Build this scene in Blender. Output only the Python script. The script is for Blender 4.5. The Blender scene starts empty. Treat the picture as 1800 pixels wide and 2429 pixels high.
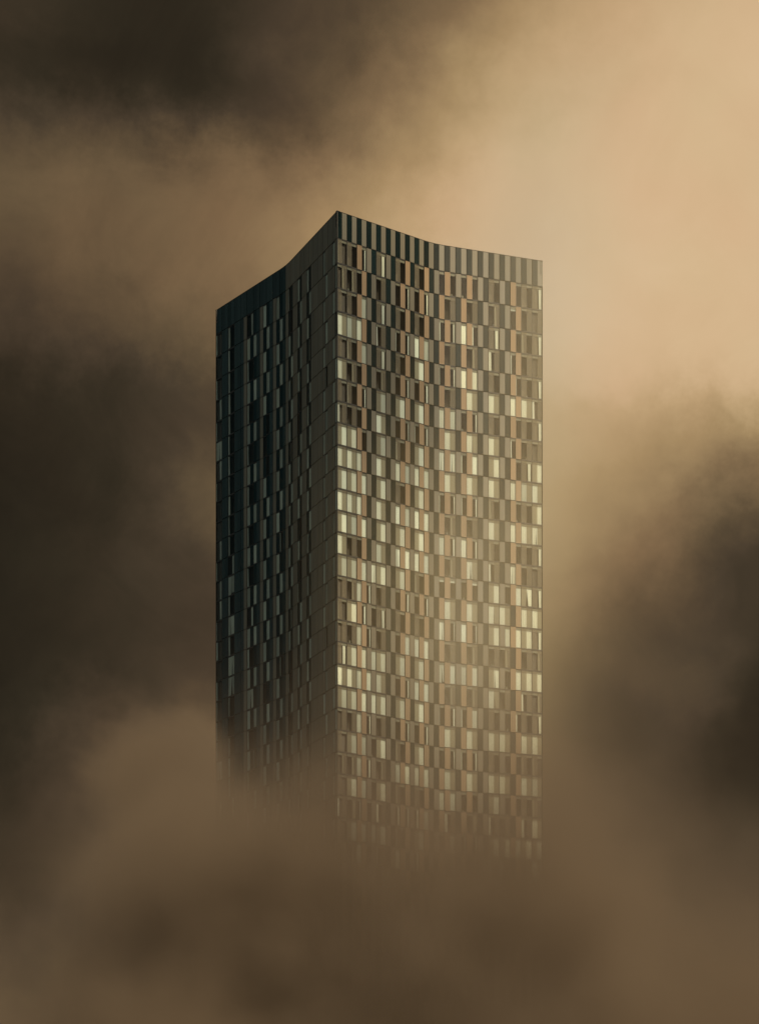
import bpy, bmesh, math, random
import numpy as np
from mathutils import Vector

random.seed(7)
sc = bpy.context.scene
col = sc.collection

# ------------------------------------------------------------------ camera
YH = 3130.0            # eye level in photo rows, frame 1800 x 2429
FPX = 6000.0           # focal length in photo pixels
ROOF = 149.0           # roof edge above the eye, metres
EYE = 1.7
cam_d = bpy.data.cameras.new('camera')
cam = bpy.data.objects.new('camera', cam_d)
col.objects.link(cam)
cam.location = (0, 0, EYE)
cam.rotation_euler = (math.radians(90), 0, 0)
cam_d.sensor_fit = 'HORIZONTAL'
cam_d.sensor_width = 36.0
cam_d.lens = 36.0 * FPX / 1800.0
cam_d.shift_y = (YH - 1214.5) / 1800.0
cam_d.clip_start = 1.0
cam_d.clip_end = 20000.0
sc.camera = cam

# ------------------------------------------------------------------ exposure, engine
sc.view_settings.view_transform = 'Standard'
sc.view_settings.look = 'None'
sc.view_settings.exposure = 0.0
sc.view_settings.gamma = 1.0
sc.render.engine = 'CYCLES'
cy = sc.cycles
cy.use_denoising = True
cy.denoiser = 'OPENIMAGEDENOISE'
cy.max_bounces = 8
cy.diffuse_bounces = 3
cy.glossy_bounces = 3
cy.transmission_bounces = 4
cy.transparent_max_bounces = 12
cy.volume_bounces = 2
cy.volume_step_rate = 1.0
cy.volume_max_steps = 256
cy.sample_clamp_indirect = 4.0

# ------------------------------------------------------------------ sun
SUN_AZ = Vector((0.60, -0.80))
SUN_EL = math.radians(33)
to_sun = Vector((SUN_AZ.x * math.cos(SUN_EL), SUN_AZ.y * math.cos(SUN_EL), math.sin(SUN_EL)))
sun_d = bpy.data.lights.new('sun', 'SUN')
sun_d.energy = 4.6
sun_d.angle = math.radians(0.5)
sun_d.color = (1.0, 0.82, 0.56)
sun = bpy.data.objects.new('sun', sun_d)
sun.rotation_euler = (-to_sun).to_track_quat('-Z', 'Y').to_euler()
sun.location = (200, -200, 300)
col.objects.link(sun)


# ------------------------------------------------------------------ node helpers
class NT:
    def __init__(self, tree):
        self.t = tree
        self.t.nodes.clear()

    def new(self, typ, **kw):
        n = self.t.nodes.new(typ)
        for k, v in kw.items():
            setattr(n, k, v)
        return n

    def put(self, sock, v):
        if isinstance(v, bpy.types.NodeSocket):
            self.t.links.new(v, sock)
        else:
            sock.default_value = v

    def m(self, op, a, b=None, c=None, clamp=False):
        n = self.new('ShaderNodeMath', operation=op, use_clamp=clamp)
        self.put(n.inputs[0], a)
        if b is not None:
            self.put(n.inputs[1], b)
        if c is not None:
            self.put(n.inputs[2], c)
        return n.outputs[0]

    def smooth(self, v, lo, hi):
        n = self.new('ShaderNodeMapRange', interpolation_type='SMOOTHSTEP')
        self.put(n.inputs['Value'], v)
        n.inputs['From Min'].default_value = lo
        n.inputs['From Max'].default_value = hi
        return n.outputs['Result']

    def rgb(self, r, g, b):
        n = self.new('ShaderNodeCombineColor')
        for i, v in enumerate((r, g, b)):
            self.put(n.inputs[i], v)
        return n.outputs[0]

    def mix(self, f, a, b, blend='MIX'):
        n = self.new('ShaderNodeMix', data_type='RGBA', blend_type=blend)
        self.put(n.inputs[0], f)
        for s, v in ((n.inputs[6], a), (n.inputs[7], b)):
            if not isinstance(v, bpy.types.NodeSocket) and len(v) == 3:
                v = (*v, 1)
            self.put(s, v)
        return n.outputs[2]

    def noise(self, vec, scale, detail=3.0, rough=0.5):
        n = self.new('ShaderNodeTexNoise')
        if vec is not None:
            self.t.links.new(vec, n.inputs['Vector'])
        n.inputs['Scale'].default_value = scale
        n.inputs['Detail'].default_value = detail
        n.inputs['Roughness'].default_value = rough
        return n


# ------------------------------------------------------------------ sky: brown storm clouds over a Nishita sky
world = bpy.data.worlds.new('World')
sc.world = world
world.use_nodes = True
W = NT(world.node_tree)
geo = W.new('ShaderNodeTexCoord')
dirv = geo.outputs['Generated']
sx = W.new('ShaderNodeSeparateXYZ')
W.t.links.new(dirv, sx.inputs[0])
X, Y, Z = sx.outputs
hyp = W.m('SQRT', W.m('ADD', W.m('MULTIPLY', X, X), W.m('MULTIPLY', Y, Y)))
hyp = W.m('MAXIMUM', hyp, 1e-4)
az = W.m('ARCTAN2', X, Y)                 # 0 = north (+Y), + = east
tanel = W.m('DIVIDE', Z, hyp)             # tangent of the elevation
# broken up by turbulence so the cloud edges curl
n1 = W.noise(dirv, 14.0, 4.0, 0.55)
n2 = W.noise(dirv, 38.0, 9.0, 0.66)
s1 = W.new('ShaderNodeSeparateColor'); W.t.links.new(n1.outputs['Color'], s1.inputs[0])
s2 = W.new('ShaderNodeSeparateColor'); W.t.links.new(n2.outputs['Color'], s2.inputs[0])
AMP1, AMP2 = 0.07, 0.10


def warp(v, a, b):
    v = W.m('MULTIPLY_ADD', W.m('SUBTRACT', a, 0.5), AMP1, v)
    return W.m('MULTIPLY_ADD', W.m('SUBTRACT', b, 0.5), AMP2, v)


AZ0, AZ1 = -0.149, 0.149                   # the stretch of sky the clouds below are laid over
EL0, EL1 = 0.117, 0.522
S = W.m('MULTIPLY_ADD', az, 1.0 / (AZ1 - AZ0), -AZ0 / (AZ1 - AZ0))
T = W.m('MULTIPLY_ADD', tanel, -1.0 / (EL1 - EL0), EL1 / (EL1 - EL0))
S = warp(S, s1.outputs[0], s2.outputs[0])
T = warp(T, s1.outputs[1], s2.outputs[1])
S = W.m('MINIMUM', W.m('MAXIMUM', S, 0.0), 1.0)
T = W.m('MINIMUM', W.m('MAXIMUM', T, -0.05), 1.05)

# cloud brightness west to east, from high in the sky to low
ROWS_Y = [0, 200, 300, 400, 600, 800, 900, 1000, 1100, 1200, 1300, 1400, 1500, 1600, 1700, 1800, 1900, 2000, 2100, 2200, 2300, 2429]
CLOUD = [
    [62, 52, 45, 68, 86, 126, 182, 200, 208],
    [50, 42, 44, 80, 124, 178, 200, 208, 212],
    [68, 70, 54, 74, 134, 192, 207, 210, 212],
    [95, 105, 112, 120, 150, 205, 211, 211, 210],
    [92, 105, 122, 145, 185, 212, 214, 214, 212],
    [70, 80, 102, 115, 160, 206, 216, 214, 212],
    [50, 56, 74, 90, 130, 198, 210, 206, 205],
    [43, 51, 70, 80, 120, 178, 184, 178, 165],
    [40, 50, 78, 92, 122, 168, 174, 165, 124],
    [40, 51, 88, 105, 125, 152, 158, 145, 90],
    [40, 53, 78, 95, 115, 140, 147, 122, 64],
    [40, 54, 69, 85, 110, 130, 132, 98, 56],
    [41, 52, 66, 78, 98, 112, 110, 76, 56],
    [41, 50, 66, 72, 86, 92, 85, 74, 46],
    [40, 72, 98, 84, 86, 84, 76, 72, 40],
    [45, 85, 114, 100, 88, 80, 75, 66, 37],
    [50, 84, 106, 96, 92, 82, 76, 66, 44],
    [52, 70, 90, 84, 96, 86, 77, 69, 61],
    [53, 68, 84, 86, 98, 86, 80, 72, 70],
    [62, 78, 94, 100, 106, 88, 84, 76, 74],
    [84, 88, 100, 102, 106, 92, 86, 78, 75],
    [106, 94, 90, 98, 100, 94, 88, 82, 76],
]
NR, NC = 28, 17
yy, xx = np.linspace(0, 2429, NR), np.linspace(0, 1800, NC)
G = np.array(CLOUD, float)
G = np.stack([np.interp(yy, ROWS_Y, G[:, j]) for j in range(9)], 1)
G = np.stack([np.interp(xx, np.linspace(0, 1800, 9), G[i]) for i in range(NR)], 0)
# smaller puffs and hollows in the cloud
for cx, cz, rx, rz, amp in ((1665, 1640, 90, 70, 24), (1440, 1745, 70, 70, -20), (480, 1200, 60, 100, 16), (420, 1330, 60, 70, -8),
                            (520, 2240, 110, 100, 12), (640, 2300, 60, 60, -8), (1500, 2090, 90, 60, -10), (690, 330, 60, 90, -14)):
    G += amp * np.exp(-((xx[None, :] - cx) / rx) ** 2 - ((yy[:, None] - cz) / rz) ** 2)
G /= 255.0


def bspline_controls(a):
    n = a.shape[0]
    M = np.zeros((n, n))
    for i in range(n):
        for k, w in ((-1, 1 / 6), (0, 4 / 6), (1, 1 / 6)):
            M[i, min(max(i + k, 0), n - 1)] += w
    return np.linalg.solve(M, a)


G = 0.5 * G + 0.5 * bspline_controls(G)
G = (0.5 * G.T + 0.5 * bspline_controls(G.T)).T
G = np.clip(G, 0.135, 0.95)
val = None
tp = W.m('MULTIPLY', T, NR - 1.0)
for i in range(NR):
    cr = W.new('ShaderNodeValToRGB')
    cr.color_ramp.interpolation = 'B_SPLINE'
    el = cr.color_ramp.elements
    while len(el) < NC:
        el.new(0.5)
    for j in range(NC):
        el[j].position = j / (NC - 1.0)
        el[j].color = (G[i, j], G[i, j], G[i, j], 1)
    W.t.links.new(S, cr.inputs[0])
    d = W.m('ABSOLUTE', W.m('SUBTRACT', tp, float(i)))
    if i == 0:
        d = W.m('MAXIMUM', W.m('SUBTRACT', tp, 0.0), 0.0)
    if i == NR - 1:
        d = W.m('MAXIMUM', W.m('SUBTRACT', NR - 1.0, tp), 0.0)
    a = W.m('POWER', W.m('MAXIMUM', W.m('SUBTRACT', 2.0, d), 0.0), 3.0)
    b = W.m('POWER', W.m('MAXIMUM', W.m('SUBTRACT', 1.0, d), 0.0), 3.0)
    w = W.m('DIVIDE', W.m('MULTIPLY_ADD', b, -4.0, a), 6.0)
    # end rows carry the weight of the rows beyond them
    val_i = W.m('MULTIPLY', w, cr.outputs[0])
    val = val_i if val is None else W.m('ADD', val, val_i)
    wsum = w if i == 0 else W.m('ADD', wsum, w)
val = W.m('DIVIDE', val, wsum)
n3 = W.noise(dirv, 24.0, 10.0, 0.64)
n3.inputs['Distortion'].default_value = 0.7
# billows show in the dark masses, the bright break is smooth
amp = W.m('MULTIPLY_ADD', W.smooth(val, 0.72, 0.28), 0.36, 0.06)
val = W.m('MULTIPLY', val, W.m('MULTIPLY_ADD', W.m('SUBTRACT', n3.outputs[0], 0.5), amp, 1.0))
tone = W.new('ShaderNodeValToRGB')           # grey brown rain cloud to sunlit tan
te = tone.color_ramp.elements
TONES = [(36, 31, 23), (50, 43, 32), (72, 60, 46), (95, 78, 57), (128, 104, 75), (165, 137, 98), (190, 160, 119), (212, 181, 141), (222, 192, 154)]
lin = lambda c: tuple((v / 255 / 12.92) if v < 10 else ((v / 255 + 0.055) / 1.055) ** 2.4 for v in c)
while len(te) < len(TONES):
    te.new(0.5)
for e, c in zip(te, TONES):
    e.position = c[0] / 255.0
for e, c in zip(te, TONES):
    e.color = (*lin(c), 1)
W.t.links.new(val, tone.inputs[0])
n4 = W.noise(dirv, 20.0, 2.0)
tint = W.m('MULTIPLY_ADD', W.m('SUBTRACT', n4.outputs[0], 0.5), 0.16, 1.0)
clouds = W.mix(1.0, tone.outputs[0], W.rgb(1.0, tint, W.m('MULTIPLY', tint, 1.0)), 'MULTIPLY')

# the rest of the sky dome: darker rain cloud to the west, a golden break round the sun, Nishita between
sky = W.new('ShaderNodeTexSky', sky_type='NISHITA')
sky.sun_disc = False
sky.sun_elevation = SUN_EL
sky.sun_rotation = math.atan2(SUN_AZ.x, SUN_AZ.y)
sky.air_density = 1.5
sky.dust_density = 4.0
skyc = W.mix(1.0, sky.outputs[0], (0.06, 0.06, 0.06), 'MULTIPLY')
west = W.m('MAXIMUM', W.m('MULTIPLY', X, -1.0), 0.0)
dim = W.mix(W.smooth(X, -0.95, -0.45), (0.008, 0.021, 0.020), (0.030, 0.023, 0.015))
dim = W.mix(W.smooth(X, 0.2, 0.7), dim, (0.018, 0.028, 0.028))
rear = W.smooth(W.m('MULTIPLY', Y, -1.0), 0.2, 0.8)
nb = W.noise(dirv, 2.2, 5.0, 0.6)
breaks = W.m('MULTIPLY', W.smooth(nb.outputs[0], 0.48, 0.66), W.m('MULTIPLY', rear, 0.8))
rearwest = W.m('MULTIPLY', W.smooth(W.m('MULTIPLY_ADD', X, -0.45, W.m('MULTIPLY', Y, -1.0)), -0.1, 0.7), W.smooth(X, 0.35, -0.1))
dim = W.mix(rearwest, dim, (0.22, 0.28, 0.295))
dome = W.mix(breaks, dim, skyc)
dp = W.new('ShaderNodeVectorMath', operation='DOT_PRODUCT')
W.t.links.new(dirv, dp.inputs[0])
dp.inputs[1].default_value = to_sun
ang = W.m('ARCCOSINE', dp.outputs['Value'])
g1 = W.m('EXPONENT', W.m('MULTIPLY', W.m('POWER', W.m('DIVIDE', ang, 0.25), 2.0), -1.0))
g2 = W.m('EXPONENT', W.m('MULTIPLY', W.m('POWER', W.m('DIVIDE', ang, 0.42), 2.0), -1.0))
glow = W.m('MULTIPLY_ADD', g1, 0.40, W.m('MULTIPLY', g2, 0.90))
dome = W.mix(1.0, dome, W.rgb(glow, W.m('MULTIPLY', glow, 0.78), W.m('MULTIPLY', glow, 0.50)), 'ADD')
front = W.smooth(W.m('DIVIDE', Y, hyp), 0.82, 0.96)
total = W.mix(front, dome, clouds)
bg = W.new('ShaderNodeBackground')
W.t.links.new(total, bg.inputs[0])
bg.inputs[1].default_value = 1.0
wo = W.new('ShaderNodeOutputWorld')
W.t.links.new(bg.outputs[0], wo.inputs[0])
world.cycles.sampling_method = 'MANUAL'
world.cycles.sample_map_resolution = 512


# ------------------------------------------------------------------ materials
def mat(name):
    m = bpy.data.materials.new(name)
    m.use_nodes = True
    return m, NT(m.node_tree)


def finish(n, shader):
    o = n.new('ShaderNodeOutputMaterial')
    n.t.links.new(shader, o.inputs['Surface'])


def principled(n, color, rough, ior=1.5, metallic=0.0):
    p = n.new('ShaderNodeBsdfPrincipled')
    n.put(p.inputs['Base Color'], color if isinstance(color, bpy.types.NodeSocket) else (*color, 1))
    n.put(p.inputs['Roughness'], rough)
    p.inputs['IOR'].default_value = ior
    p.inputs['Metallic'].default_value = metallic
    return p


def panel_mat(name, c, rough, ior, vary=0.25, grain=0.15, hue=(1.0, 0.93, 0.85), metallic=0.0):
    """cladding: every panel a little lighter or darker than the next, streaked by rain"""
    m, n = mat(name)
    g = n.new('ShaderNodeNewGeometry')
    rnd = g.outputs['Random Per Island']
    tc = n.new('ShaderNodeTexCoord')
    mp = n.new('ShaderNodeMapping')
    n.t.links.new(tc.outputs['Object'], mp.inputs[0])
    mp.inputs['Scale'].default_value = (9.0, 9.0, 0.5)
    ns = n.noise(mp.outputs[0], 1.0, 4.0, 0.6)
    f = n.m('MULTIPLY_ADD', n.m('SUBTRACT', rnd, 0.5), vary, 1.0)
    f = n.m('MULTIPLY', f, n.m('MULTIPLY_ADD', n.m('SUBTRACT', ns.outputs[0], 0.5), grain * 2, 1.0))
    r2 = n.m('FRACT', n.m('MULTIPLY', rnd, 17.0))
    base = n.mix(n.m('MULTIPLY', r2, 0.5), c, tuple(a * b for a, b in zip(c, hue)))
    cc = n.mix(1.0, base, n.rgb(f, f, f), 'MULTIPLY')
    p = principled(n, cc, n.m('MULTIPLY_ADD', n.m('FRACT', n.m('MULTIPLY', rnd, 5.0)), 0.08, rough), ior, metallic)
    finish(n, p.outputs[0])
    return m


M = {}
M['taupe'] = panel_mat('taupe_fritted_glass', (0.145, 0.133, 0.100), 0.5, 1.42)
M['dark'] = panel_mat('dark_glass_panel', (0.004, 0.013, 0.014), 0.06, 1.5, 0.5, 0.1)
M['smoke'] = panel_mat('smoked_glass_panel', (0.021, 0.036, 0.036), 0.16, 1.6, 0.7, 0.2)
M['orange'] = panel_mat('copper_mesh_panel', (0.265, 0.185, 0.112), 0.6, 1.4, 0.2, 0.2)
M['copper_edge'] = panel_mat('copper_frame', (0.40, 0.28, 0.17), 0.5, 1.5, 0.1, 0.1)
M['seam'] = panel_mat('dark_joint', (0.012, 0.012, 0.012), 0.6, 1.4, 0.1, 0.1)
M['frame'] = panel_mat('bronze_window_frame', (0.030, 0.027, 0.023), 0.6, 1.5, 0.2, 0.1)
M['room'] = panel_mat('room_wall', (0.14, 0.118, 0.105), 0.8, 1.4, 0.9, 0.2)
M['head'] = panel_mat('blind_box', (0.21, 0.20, 0.17), 0.6, 1.4, 0.3, 0.1)
M['curtain'] = panel_mat('pale_curtain_cloth', (0.68, 0.69, 0.64), 0.9, 1.3, 0.5, 0.12, (1.0, 0.93, 0.85))
M['roof'] = panel_mat('roof_felt', (0.08, 0.075, 0.07), 0.85, 1.4, 0.1, 0.3)


def glass_mat(name, tint, frit=None, ior=1.55):
    m, n = mat(name)
    tr = n.new('ShaderNodeBsdfTransparent')
    tr.inputs[0].default_value = (*tint, 1)
    body = tr.outputs[0]
    if frit:
        df = n.new('ShaderNodeBsdfDiffuse')
        df.inputs[0].default_value = (*frit[0], 1)
        mx = n.new('ShaderNodeMixShader')
        mx.inputs[0].default_value = frit[1]
        n.t.links.new(body, mx.inputs[1])
        n.t.links.new(df.outputs[0], mx.inputs[2])
        body = mx.outputs[0]
    gl = n.new('ShaderNodeBsdfGlossy')
    gl.inputs['Roughness'].default_value = 0.03
    fr = n.new('ShaderNodeFresnel')
    fr.inputs[0].default_value = ior
    m2 = n.new('ShaderNodeMixShader')
    n.t.links.new(fr.outputs[0], m2.inputs[0])
    n.t.links.new(body, m2.inputs[1])
    n.t.links.new(gl.outputs[0], m2.inputs[2])
    finish(n, m2.outputs[0])
    return m


M['glass'] = glass_mat('window_glass', (0.90, 0.93, 0.87))
M['frit'] = glass_mat('fritted_window_glass', (0.86, 0.86, 0.74), ((0.20, 0.175, 0.125), 0.54))


# ------------------------------------------------------------------ mesh builder
class MB:
    def __init__(self):
        self.v, self.f, self.mi, self.slots = [], [], [], []

    def slot(self, key):
        if key not in self.slots:
            self.slots.append(key)
        return self.slots.index(key)

    def poly(self, pts, key):
        b = len(self.v)
        self.v += [tuple(p) for p in pts]
        self.f.append(tuple(range(b, b + len(pts))))
        self.mi.append(self.slot(key))

    def solid(self, pts, faces, key):
        b = len(self.v)
        self.v += [tuple(p) for p in pts]
        k = self.slot(key)
        for f in faces:
            self.f.append(tuple(b + i for i in f))
            self.mi.append(k)

    def build(self, name, parent=None):
        me = bpy.data.meshes.new(name)
        me.from_pydata(self.v, [], self.f)
        for k in self.slots:
            me.materials.append(M[k])
        me.polygons.foreach_set('material_index', self.mi)
        me.update()
        o = bpy.data.objects.new(name, me)
        col.objects.link(o)
        if parent is not None:
            o.parent = parent
        return o


BOX = [(0, 1, 2, 3), (0, 4, 5, 1), (1, 5, 6, 2), (2, 6, 7, 3), (3, 7, 4, 0)]


class Cell:
    """one bay of the curtain wall: a and b its plan corners seen left to right from outside"""
    def __init__(self, a, b):
        self.a, self.b = a, b
        d = (b - a)
        self.w = d.length
        self.n = Vector((d.y, -d.x)).normalized()

    def p(self, u, d, z):
        q = self.a + (self.b - self.a) * u + self.n * d
        return (q.x, q.y, z)

    def box(self, mb, u0, u1, z0, z1, d0, d1, key, tilt=0.0):
        t1, t2 = random.uniform(-tilt, tilt), random.uniform(-tilt, tilt)
        front = [self.p(u0, d1 + t1, z0), self.p(u1, d1 + t2, z0), self.p(u1, d1 + t2 * .5, z1), self.p(u0, d1 + t1 * .5, z1)]
        back = [self.p(u0, d0, z0), self.p(u1, d0, z0), self.p(u1, d0, z1), self.p(u0, d0, z1)]
        mb.solid(front + back, BOX, key)


# ------------------------------------------------------------------ plan of the tower (metres; read off the roof edge)
def plan(px, py):
    k = ROOF / (YH - py)
    return Vector(((px - 900) * k, FPX * k))


PL, PLK, PC, PRK, PR = plan(511.3, 736), plan(678.5, 629), plan(799.7, 499), plan(1028, 577), plan(1287.5, 618.6)
CEN = (PL + PR) * 0.5
mir = lambda q: CEN * 2 - q


def divide(a, k, b, n1, n2, R=1.7):
    """n1 bays from a to the bend k and n2 on to b, the bend itself eased"""
    pts = [a.lerp(k, i / n1) for i in range(n1)] + [k.lerp(b, i / n2) for i in range(n2 + 1)]
    e0, e1 = k + (a - k).normalized() * R, k + (b - k).normalized() * R
    out = []
    for q in pts:
        d = (q - k).length
        if d < R:
            side = -1 if (q - a).length < (k - a).length - 1e-6 else 1
            t = 0.5 + 0.5 * side * d / R
            q = e0 * (1 - t) ** 2 + k * (2 * t * (1 - t)) + e1 * t * t
        out.append(q)
    return [Cell(out[i], out[i + 1]) for i in range(len(out) - 1)]


cells_left = divide(PL, PLK, PC, 22, 22)
cells_right = divide(PC, PRK, PR, 20, 20)
cells_back = divide(PR, mir(PLK), mir(PC), 22, 22) + divide(mir(PC), mir(PRK), PL, 20, 20)

BY = [499, 563, 622, 681, 736, 792, 844, 896, 949, 1000, 1053, 1104, 1157, 1208.5, 1260, 1312, 1364, 1416, 1468.5,
      1520.5, 1573.5, 1625, 1677.5, 1730, 1782, 1834, 1885, 1938, 1990]
while BY[-1] < 3085:
    BY.append(BY[-1] + 52.3)
zz = [EYE + (YH - y) * ROOF / (YH - 499) for y in BY]
NROW = len(zz) - 1
DETAIL = 28                                   # storeys below the crown that ever come out of the fog

# ------------------------------------------------------------------ tower
tower = bpy.data.objects.new('tower_block', None)
tower.location = (CEN.x, CEN.y, 0)
col.objects.link(tower)
tower['label'] = 'tall hotel tower with concave chequered glass sides, its foot lost in brown fog'
tower['category'] = 'skyscraper'
org = Vector((CEN.x, CEN.y))
for cs in (cells_left, cells_right, cells_back):
    for c in cs:
        c.a = c.a - org
        c.b = c.b - org

GZ = 0.055                                    # half the dark joint between storeys


def clad(mb, c, i, z0, z1, kind, pair=True):
    g0, g1 = (0.06, 0.012) if i % 2 == 0 else (0.012, 0.06)
    z0, z1 = z0 + GZ, z1 - GZ
    if kind == 'D':
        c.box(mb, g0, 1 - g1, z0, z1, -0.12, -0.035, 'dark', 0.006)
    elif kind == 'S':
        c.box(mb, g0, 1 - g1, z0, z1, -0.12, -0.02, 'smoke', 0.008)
    elif kind == 'O':
        c.box(mb, g0, 1 - g1, z0, z1, -0.12, 0.0, 'orange', 0.002)
        fu = 0.045
        for (u0, u1, a, b) in ((g0, g0 + fu, z0, z1), (1 - g1 - fu, 1 - g1, z0, z1),
                               (g0 + fu, 1 - g1 - fu, z1 - 0.05, z1), (g0 + fu, 1 - g1 - fu, z0, z0 + 0.05)):
            c.box(mb, u0, u1, a, b, -0.05, 0.03, 'copper_edge')
    else:
        c.box(mb, g0, 1 - g1, z0, z1, -0.12, -0.015, 'taupe', 0.006)


def backing(mb, c, z0, z1):
    mb.poly([c.p(0, -0.12, z0), c.p(1, -0.12, z0), c.p(1, -0.12, z1), c.p(0, -0.12, z1)], 'seam')


def hang(mb, at, u0t, u1t, u0b, u1b, z0, z1, width, depth=-0.13, fold=0.028):
    """hanging folds between the top edge u0t..u1t and the hem u0b..u1b; at(u, d, z) gives the point"""
    n = max(4, int(width * max(u1t - u0t, u1b - u0b) / 0.075))
    pts, fs = [], []
    for k in range(n + 1):
        f = k / n
        d = depth + (fold if k % 2 else -fold) * random.uniform(0.7, 1.3)
        pts.append(at(u0t + (u1t - u0t) * f, d * 0.5 + depth * 0.5, z1))
        pts.append(at(u0b + (u1b - u0b) * f, d, z0))
    for k in range(n):
        fs.append((2 * k, 2 * k + 1, 2 * k + 3, 2 * k + 2))
    mb.solid(pts, fs, 'curtain')


def window(frame, pane, curt, cs, first, kinds, z0, z1, state, ends):
    """one window of one or two bays: kinds per bay 'W' clear or 'F' fritted; state of its curtain"""
    A, B = cs[0], cs[-1]
    z0, z1 = z0 + GZ, z1 - GZ
    n = (A.n + B.n).normalized()
    w = (B.b - A.a).length

    def at(u, d, z):
        # rooms in the acute corners keep clear of the other side
        if d < 0 and A is ends[0]:
            u = max(u, min(0.9, -d * 1.4 / w))
        if d < 0 and B is ends[1]:
            u = min(u, max(0.1, 1 + d * 1.4 / w))
        q = A.a + (B.b - A.a) * u + n * d
        return (q.x, q.y, z)
    g = 0.03 / len(cs)
    steep = ends[0] is cells_left[0]           # the side seen almost edge on has its curtains hard against the glass
    D = -0.45 if (A is ends[0] or B is ends[1]) else -1.6
    H = z1 - z0
    # room behind the glass: reveals, back wall
    f = [at(0, -0.12, z0), at(1, -0.12, z0), at(1, -0.12, z1), at(0, -0.12, z1)]
    b = [at(0.02, D, z0), at(0.98, D, z0), at(0.98, D, z1), at(0.02, D, z1)]
    frame.solid(f + b, [(4, 5, 6, 7), (0, 1, 5, 4), (1, 2, 6, 5), (2, 3, 7, 6), (3, 0, 4, 7)], 'room')

    def bar(u0, u1, a, bz, d0, d1, key):
        fr = [at(u0, d1, a), at(u1, d1, a), at(u1, d1, bz), at(u0, d1, bz)]
        bk = [at(u0, d0, a), at(u1, d0, a), at(u1, d0, bz), at(u0, d0, bz)]
        frame.solid(fr + bk, BOX, key)
    t = 0.03 / w
    bar(0.0, t, z0 - GZ, z1 + GZ, -0.13, -0.02, 'frame')
    bar(1 - t, 1.0, z0 - GZ, z1 + GZ, -0.13, -0.02, 'frame')
    bar(t, 1 - t, z1 - 0.05, z1 + GZ, -0.13, -0.025, 'frame')
    bar(t, 1 - t, z0 - GZ, z0 + 0.04, -0.13, -0.025, 'frame')
    # blind box under the ceiling
    if not steep:
        bar(0.03, 0.97, z1 - 0.38, z1 - 0.06, -0.30, -0.09, 'head')
    N = len(cs)
    for k, kd in enumerate(kinds):
        u0, u1 = (k / N) + (t if k == 0 else 0.004), ((k + 1) / N) - (t if k == N - 1 else 0.004)
        j = random.uniform(-0.004, 0.004)
        pane.poly([at(u0, -0.045 + j, z0 + 0.04), at(u1, -0.045 - j, z0 + 0.04), at(u1, -0.045 - j, z1 - 0.05), at(u0, -0.045 + j, z1 - 0.05)],
                  'glass' if kd == 'W' else 'frit')
    zt, zb = z1 - (0.12 if steep else 0.37), z0 + 0.03

    def cloth(mb, *a):
        hang(mb, *a, depth=-0.075 if steep else -0.13, fold=0.012 if steep else 0.028)
    r = random.random
    if state == 'c':
        e = 0.004 + 0.02 * r()
        cloth(curt, at, e, 1 - e, e, 1 - e, zb, zt, w)
    elif state == 'l':
        e = 0.16 + 0.14 * r()
        cloth(curt, at, 0.03, e, 0.03, e + 0.05 * r(), zb, zt, w)
    elif state == 'r':
        e = 0.70 - 0.16 * r() if N == 1 else 0.62
        cloth(curt, at, e, 0.9, e + 0.04 * r(), 0.9, zb, zt, w)
    elif state == 'm':
        a, q = 0.35 + 0.3 * r(), 0.05 + 0.12 * r()
        cloth(curt, at, 0.01, a, 0.01, a - q * r(), zb, zt, w)
        cloth(curt, at, a, 0.99, a + q * r(), 0.99, zb + 0.25 * r() * r(), zt, w)
    elif state == 'h':
        cloth(curt, at, 0.04, 0.96, 0.04, 0.96, zt - 0.28, zt, w)
    elif r() < 0.4:                            # things on the sill of an open room
        bx = 0.15 + 0.4 * r()
        hh = 0.18 + 0.3 * r()
        bar(bx, bx + 0.25 / N, z0 + 0.01, z0 + hh, -0.6, -0.35, 'head')
    if state == 'd' and 'F' in kinds and r() < 0.35:   # a curtain left behind the fritted half
        k = kinds.index('F')
        cloth(curt, at, k / N + 0.06, k / N + 0.2, k / N + 0.06, k / N + 0.26, zb, zt, w)


# bays of one storey; lower-case runs name the windows.  Odd storeys a, even storeys b
IN_A = 'FWFWOWTDFWTDFWODFWOD'
IN_B = 'WFWFWODTWFDTWOWTWOWT'
OUT_A = 'TWOWTWOWTDFWTDOWFWFW'
OUT_B = 'DOWFDOWFDTWFDTWOWFWF'
LOW = {('i', 1): {6: 'T', 7: 'W'}, ('i', 0): {6: 'W', 7: 'T'}, ('o', 1): {12: 'T', 13: 'W'}, ('o', 0): {12: 'W', 13: 'F', 14: 'D'}}
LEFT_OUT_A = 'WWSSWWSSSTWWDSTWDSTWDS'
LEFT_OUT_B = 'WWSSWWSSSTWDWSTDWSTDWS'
LEFT_IN_A = 'TWDTTWDTTWDTTTTTWTTTWT'
LEFT_IN_B = 'TDWTTDWTTDWTTTTTTWTTTW'

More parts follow.
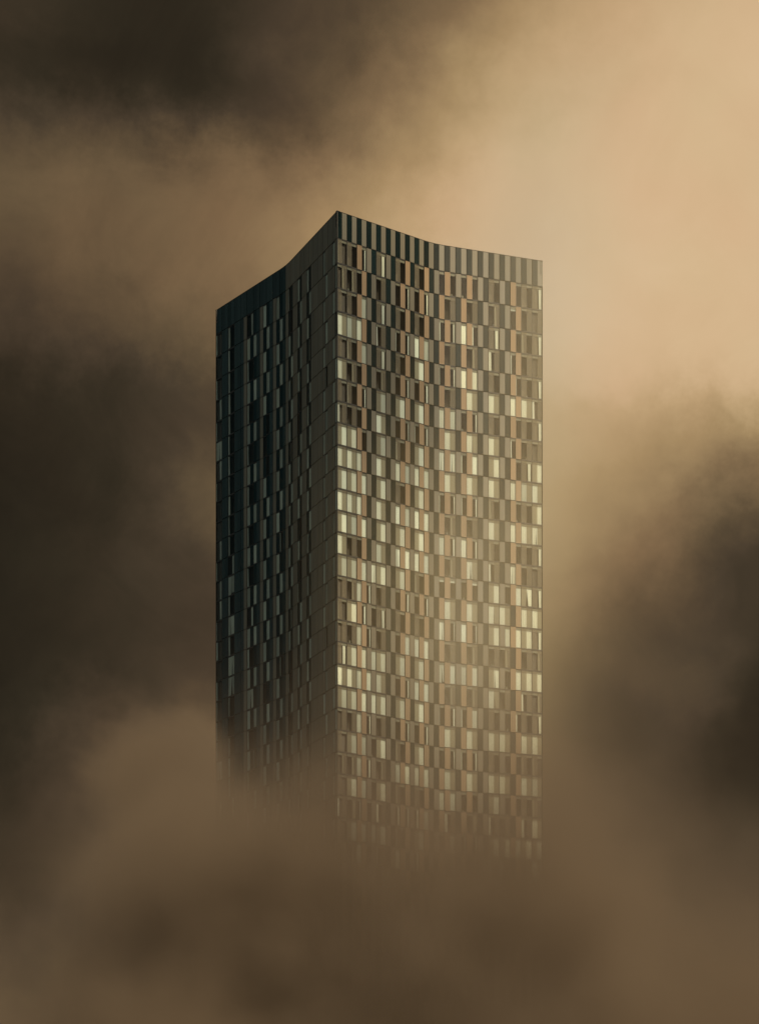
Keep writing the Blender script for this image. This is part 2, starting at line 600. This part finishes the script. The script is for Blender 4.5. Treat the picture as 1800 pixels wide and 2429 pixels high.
STATE_IN = {1: 'ddrrdd', 2: 'dddddrdr', 3: 'ddcrdd', 4: 'cccllrcc', 5: 'ddcrdc', 6: 'cddddrdr', 7: 'ddrccc', 8: 'lddcdrlr',
            9: 'ccdcdc', 10: 'cccccccc', 11: 'ccccdc', 12: 'cccccccc', 13: 'cccccc', 14: 'cddcmccc', 15: 'cccmccd',
            16: 'ddcrddrdr', 17: 'dcrdrdd', 18: 'ddcrddccc', 19: 'rcccmcc', 20: 'mmmccdrcc', 21: 'ccccccc', 22: 'ddcrddrdr',
            23: 'dccdcdc', 24: 'ddcrdcccc', 25: 'dccdcdd'}
STATE_OUT = {1: 'dddddddr', 2: 'dddhdd', 3: 'lrclrddr', 4: 'ddlldd', 5: 'lrccdldr', 6: 'dccccl', 7: 'ccdrdddr', 8: 'cmcldd',
             9: 'mmlccdrc', 10: 'cccccc', 11: 'lrlrdddc', 12: 'ddcccm', 13: 'crcrdddr', 14: 'dmlmdd', 15: 'hhdhcdcmr',
             16: 'ccmccc', 17: 'mrcrccccr', 18: 'dddddd', 19: 'mcccmdccc', 20: 'ddmdld', 21: 'lrlcddldr', 22: 'cccccc',
             23: 'drlrddddd', 24: 'cccccc', 25: 'ccddcdddd'}


def bays(pattern):
    """[(first bay, kinds)]: windows of one bay, or two where a fritted bay stands beside a clear one"""
    out, i = [], 0
    while i < len(pattern):
        k = pattern[i]
        nxt = pattern[i + 1] if i + 1 < len(pattern) else ''
        if (k + nxt) in ('FW', 'WF', 'WW') and i % 2 == 0:
            out.append((i, k + nxt))
            i += 2
        else:
            out.append((i, k))
            i += 1
    return out


jobs = []           # every window: (size in the picture, bays, first, kinds, z0, z1, state)
facade_right, facade_left, facade_back = MB(), MB(), MB()
for row in range(1, NROW):
    z1, z0 = zz[row], zz[row + 1]
    odd = row % 2
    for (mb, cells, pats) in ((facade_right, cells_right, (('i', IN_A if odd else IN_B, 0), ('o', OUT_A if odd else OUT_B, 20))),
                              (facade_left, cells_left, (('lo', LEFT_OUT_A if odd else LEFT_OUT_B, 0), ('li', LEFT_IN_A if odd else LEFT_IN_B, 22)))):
        for (tag_, pat, off) in pats:
            if row >= 15 and (tag_, odd) in LOW:
                pl = list(pat)
                for k, v in LOW[(tag_, odd)].items():
                    pl[k] = v
                pat = ''.join(pl)
            st = {'i': STATE_IN, 'o': STATE_OUT}.get(tag_, {}).get(row)
            wi = 0
            for (i, kinds) in bays(pat):
                cs = cells[off + i: off + i + len(kinds)]
                if 'W' in kinds or (kinds == 'F' and tag_ in ('lo', 'li')):
                    if row > DETAIL:
                        for q, c in enumerate(cs):
                            backing(mb, c, z0, z1)
                            clad(mb, c, i + q, z0, z1, 'T' if (i + q) % 2 else 'D')
                        continue
                    if st is not None:
                        s = st[wi] if wi < len(st) else random.choice('dcr')
                    elif tag_ in ('lo', 'li'):
                        s = random.choices('cld', (10, 1, 0.5))[0] if kinds != 'WW' else random.choice('lllrldm')
                    else:
                        s = random.choice('ccdrl')
                    wi += 1
                    face = {'i': 1.0, 'o': 1.15, 'lo': 0.62, 'li': 0.5}[tag_]
                    jobs.append((face * len(kinds) * (z1 - z0) - row * 0.01, cs, i, kinds, z0, z1, s, (cells[0], cells[-1])))
                else:
                    for q, c in enumerate(cs):
                        backing(mb, c, z0, z1)
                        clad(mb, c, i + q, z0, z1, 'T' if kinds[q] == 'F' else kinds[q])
    for i, c in enumerate(cells_back):
        backing(facade_back, c, z0, z1)
        clad(facade_back, c, i, z0, z1, 'D' if (i + 2 * odd) % 4 == 0 else 'T')

facade_right.build('facade', tower)['label'] = 'sunlit concave side of chequered taupe, dark and copper panels'
facade_left.build('facade', tower)['label'] = 'shaded concave side of dark glass and taupe panels'
facade_back.build('facade', tower)['label'] = 'far sides of the tower'

# crown: a blind storey of tall panels with a thin metal coping, roof deck behind it
zt, zb = zz[0], zz[1]
for name, cells, stripe, lab in (('parapet', cells_right, True, 'striped dark and taupe crown'), ('parapet', cells_left, False, 'dark plain crown'),
                                 ('parapet', cells_back, False, None)):
    mb = MB()
    for i, c in enumerate(cells):
        backing(mb, c, zb, zt)
        kind = ('D' if i % 2 == 0 else 'T') if stripe else ('S' if i < 22 else 'T')
        clad(mb, c, i, zb, zt, kind)
        c.box(mb, 0, 1, zt - 0.04, zt + 0.02, -0.35, 0.0, 'seam')
        # inner face of the upstand
        mb.poly([c.p(1, -0.35, zb + 1.6), c.p(0, -0.35, zb + 1.6), c.p(0, -0.35, zt), c.p(1, -0.35, zt)], 'roof')
    o = mb.build(name, tower)
    if lab:
        o['label'] = lab
mb = MB()
ring = [c.a for c in cells_left + cells_right + cells_back]
mb.poly([(q.x * 0.985, q.y * 0.985, zb + 1.6) for q in ring], 'roof')
mb.build('roof', tower)
# thin dark posts at the two sharp corners
for q, key in ((PC, 'seam'), (mir(PC), 'seam')):
    q = q - org
    mb = MB()
    r = 0.05
    ring8 = [(q.x + r * math.cos(a * math.pi / 4), q.y + r * math.sin(a * math.pi / 4)) for a in range(8)]
    pts = [(x, y, 0.0) for x, y in ring8] + [(x, y, zt + 0.05) for x, y in ring8]
    mb.solid(pts, [(a, (a + 1) % 8, 8 + (a + 1) % 8, 8 + a) for a in range(8)] + [tuple(range(8, 16))], key)
    mb.build('corner_post', tower)

# windows: the hundred that show largest one by one, each with its pane and curtain; the rest as one part
jobs.sort(key=lambda j: -j[0])
rest_f, rest_p, rest_c = MB(), MB(), MB()
WORDS = {'c': 'window with its pale curtain drawn', 'm': 'window with a half open pale curtain', 'l': 'dark window with a pale curtain on one edge',
         'r': 'dark window with a pale curtain on one edge', 'h': 'dark window with a half raised blind', 'd': 'dark uncurtained window'}
for k, (size, cs, i, kinds, z0, z1, s, ends) in enumerate(jobs):
    if k < 100:
        f, p, c = MB(), MB(), MB()
        window(f, p, c, cs, i, kinds, z0, z1, s, ends)
        w = f.build('window', tower)
        w['label'] = WORDS[s]
        p.build('pane', w)
        if c.f:
            c.build('curtain', w)
    else:
        window(rest_f, rest_p, rest_c, cs, i, kinds, z0, z1, s, ends)
w = rest_f.build('window', tower)
w['kind'] = 'stuff'
w['label'] = 'smaller windows of the tower'
rest_p.build('pane', w)['kind'] = 'stuff'
rest_c.build('curtain', w)['kind'] = 'stuff'

# ------------------------------------------------------------------ ground
gm, n = mat('ground_soil')
tc = n.new('ShaderNodeTexCoord')
ns = n.noise(tc.outputs['Object'], 0.02, 6.0)
finish(n, principled(n, n.mix(ns.outputs[0], (0.05, 0.05, 0.045), (0.09, 0.08, 0.06)), 0.9).outputs[0])
M['ground'] = gm
mb = MB()
NG = 24
E = 6000.0
for a in range(NG):
    for b in range(NG):
        x0, x1 = -E + 2 * E * a / NG, -E + 2 * E * (a + 1) / NG
        y0, y1 = -E + 2 * E * b / NG, -E + 2 * E * (b + 1) / NG
        mb.poly([(x0, y0, 0), (x1, y0, 0), (x1, y1, 0), (x0, y1, 0)], 'ground')
g = mb.build('ground')
g['kind'] = 'structure'

# ------------------------------------------------------------------ fog bank round the foot of the tower
fm, n = mat('fog_air')
g = n.new('ShaderNodeNewGeometry')
pos = g.outputs['Position']
sp = n.new('ShaderNodeSeparateXYZ')
n.t.links.new(pos, sp.inputs[0])
px, py, pz = sp.outputs
nf = n.noise(pos, 0.035, 4.0, 0.55)
# the top of the fog undulates, and a lump of cloud stands higher at the tower's west edge
def blob(cx, cz, rx, rz, amp):
    e = n.m('ADD', n.m('POWER', n.m('DIVIDE', n.m('SUBTRACT', px, cx), rx), 2.0), n.m('POWER', n.m('DIVIDE', n.m('SUBTRACT', pz, cz), rz), 2.0))
    return n.m('MULTIPLY', n.m('EXPONENT', n.m('MULTIPLY', e, -1.0)), amp)


nlow = n.noise(pos, 0.03, 2.0)
nfine = n.noise(pos, 0.10, 3.0, 0.6)
nfine.inputs['Distortion'].default_value = 0.6
drop = n.m('MULTIPLY', n.m('SUBTRACT', nlow.outputs[0], 0.5), 44.0)
away = n.m('ADD', n.m('MULTIPLY', n.smooth(px, 14.0, 46.0), n.m('SUBTRACT', drop, 30.0)),
           n.m('MULTIPLY', n.smooth(px, -28.0, -48.0), n.m('SUBTRACT', drop, 30.0)))
# lower and sharper against the west side, higher and thinner to the east
east = n.smooth(px, -14.0, 4.0)
h = n.m("ADD", n.m("MULTIPLY_ADD", east, 5.5, 70.0), n.m("MULTIPLY", n.smooth(px, 6.0, 20.0), 4.0))
h = n.m('MULTIPLY_ADD', n.m('SUBTRACT', nf.outputs[0], 0.5), 18.0, h)
h = n.m('MULTIPLY_ADD', n.m('SUBTRACT', nfine.outputs[0], 0.5), 12.0, h)
h = n.m('ADD', h, away)
scale = n.m('MULTIPLY_ADD', n.m('ADD', n.smooth(px, 16.0, 36.0), n.smooth(px, -28.0, -48.0)), 3.0, n.m('MULTIPLY_ADD', east, 4.9, 4.6))
dens = n.m('EXPONENT', n.m('MINIMUM', n.m('DIVIDE', n.m('SUBTRACT', h, pz), scale), 5.0))
dens = n.m('MINIMUM', n.m('MULTIPLY', dens, 0.011), 0.085)
# billows: thick and thin patches that shade one another
nb = n.noise(pos, 0.055, 4.0, 0.55)
dens = n.m('MULTIPLY', dens, n.m('MULTIPLY_ADD', n.smooth(nb.outputs[0], 0.36, 0.64), 1.05, 0.5))
# a puff of cloud before the west edge
pr = n.m('SQRT', n.m('ADD', n.m('POWER', n.m('DIVIDE', n.m('ADD', px, 29.5), 11.5), 2.0), n.m('ADD', n.m('POWER', n.m('DIVIDE', n.m('SUBTRACT', pz, 75.0), 11.0), 2.0),
         n.m('POWER', n.m('DIVIDE', n.m('SUBTRACT', py, 346.0), 17.0), 2.0))))
pr = n.m('MULTIPLY_ADD', n.m('SUBTRACT', nfine.outputs[0], 0.5), 1.3, pr)
dens = n.m('ADD', dens, n.m('MULTIPLY', n.smooth(pr, 1.1, 0.35), 0.10))
veil = n.m('ADD', blob(10.0, 91.0, 10.0, 20.0, 0.0095), blob(21.0, 132.0, 9.0, 34.0, 0.0065))
veil = n.m('MULTIPLY', veil, n.m('MULTIPLY_ADD', nfine.outputs[0], 1.2, 0.4))
# the near face of the bank bulges and dips
nbump = n.noise(pos, 0.042, 4.0, 0.55)
edge = n.m('MULTIPLY', n.smooth(n.m('ABSOLUTE', px), 112.0, 50.0),
           n.m('MULTIPLY', n.m('MULTIPLY', n.smooth(py, 261.0, 268.0), n.smooth(n.m('MULTIPLY_ADD', n.m('SUBTRACT', nbump.outputs[0], 0.5), 55.0, py), 286.0, 304.0)), n.smooth(py, 438.0, 400.0)))
edge = n.m('MULTIPLY', edge, n.m('MULTIPLY', n.smooth(pz, 2.0, 20.0), n.smooth(pz, 172.0, 140.0)))
dens = n.m('MULTIPLY', dens, edge)
veil = n.m('MULTIPLY', veil, edge)
vol = n.new('ShaderNodeVolumePrincipled')
vol.inputs['Color'].default_value = (0.31, 0.246, 0.186, 1)
n.t.links.new(dens, vol.inputs['Density'])
vol.inputs['Anisotropy'].default_value = 0.0
o = n.new('ShaderNodeOutputMaterial')
thin = n.new('ShaderNodeVolumeScatter')          # thin golden mist in the sunlight
thin.inputs['Color'].default_value = (0.97, 0.79, 0.47, 1)
n.t.links.new(veil, thin.inputs['Density'])
both = n.new('ShaderNodeAddShader')
n.t.links.new(vol.outputs[0], both.inputs[0])
n.t.links.new(thin.outputs[0], both.inputs[1])
n.t.links.new(both.outputs[0], o.inputs['Volume'])
M['fog'] = fm
mb = MB()
x0, x1, y0, y1, z0, z1 = -120, 120, 260, 440, 2, 175
v = [(x0, y0, z0), (x1, y0, z0), (x1, y1, z0), (x0, y1, z0), (x0, y0, z1), (x1, y0, z1), (x1, y1, z1), (x0, y1, z1)]
mb.solid(v, [(0, 3, 2, 1), (4, 5, 6, 7), (0, 1, 5, 4), (1, 2, 6, 5), (2, 3, 7, 6), (3, 0, 4, 7)], 'fog')
fog = mb.build('fog')
fog['kind'] = 'stuff'
fog['label'] = 'bank of brown fog that swallows the foot of the tower'
fog['category'] = 'fog'

# ------------------------------------------------------------------ unseen volume added in the sun's path to shade the upper floors
cm, n = mat('shade_cloud_air')
tc = n.new('ShaderNodeTexCoord')
ob = tc.outputs['Object']
ln = n.new('ShaderNodeVectorMath', operation='LENGTH')
n.t.links.new(ob, ln.inputs[0])
ns = n.noise(ob, 1.6, 3.0)
rr = n.m('MULTIPLY_ADD', n.m('SUBTRACT', ns.outputs[0], 0.5), 0.7, ln.outputs['Value'])
vs = n.new('ShaderNodeVolumeScatter')
vs.inputs['Color'].default_value = (0.8, 0.68, 0.5, 1)
n.t.links.new(n.m('MULTIPLY', n.smooth(rr, 0.95, 0.15), 0.055), vs.inputs['Density'])
o = n.new('ShaderNodeOutputMaterial')
n.t.links.new(vs.outputs[0], o.inputs['Volume'])
M['shade_cloud'] = cm
bm = bmesh.new()
bmesh.ops.create_icosphere(bm, subdivisions=3, radius=1.0)
me = bpy.data.meshes.new('shade_cloud')
bm.to_mesh(me)
bm.free()
me.materials.append(cm)
shade_cloud = bpy.data.objects.new('shade_cloud', me)
shade_cloud.location = Vector((-4.0, 345.0, 128.0)) + to_sun * 190.0
shade_cloud.scale = (22.0, 22.0, 36.0)
col.objects.link(shade_cloud)
shade_cloud['kind'] = 'stuff'
shade_cloud['label'] = 'unseen volume added to shade the upper floors from the sun'
shade_cloud['category'] = 'shade_cloud'
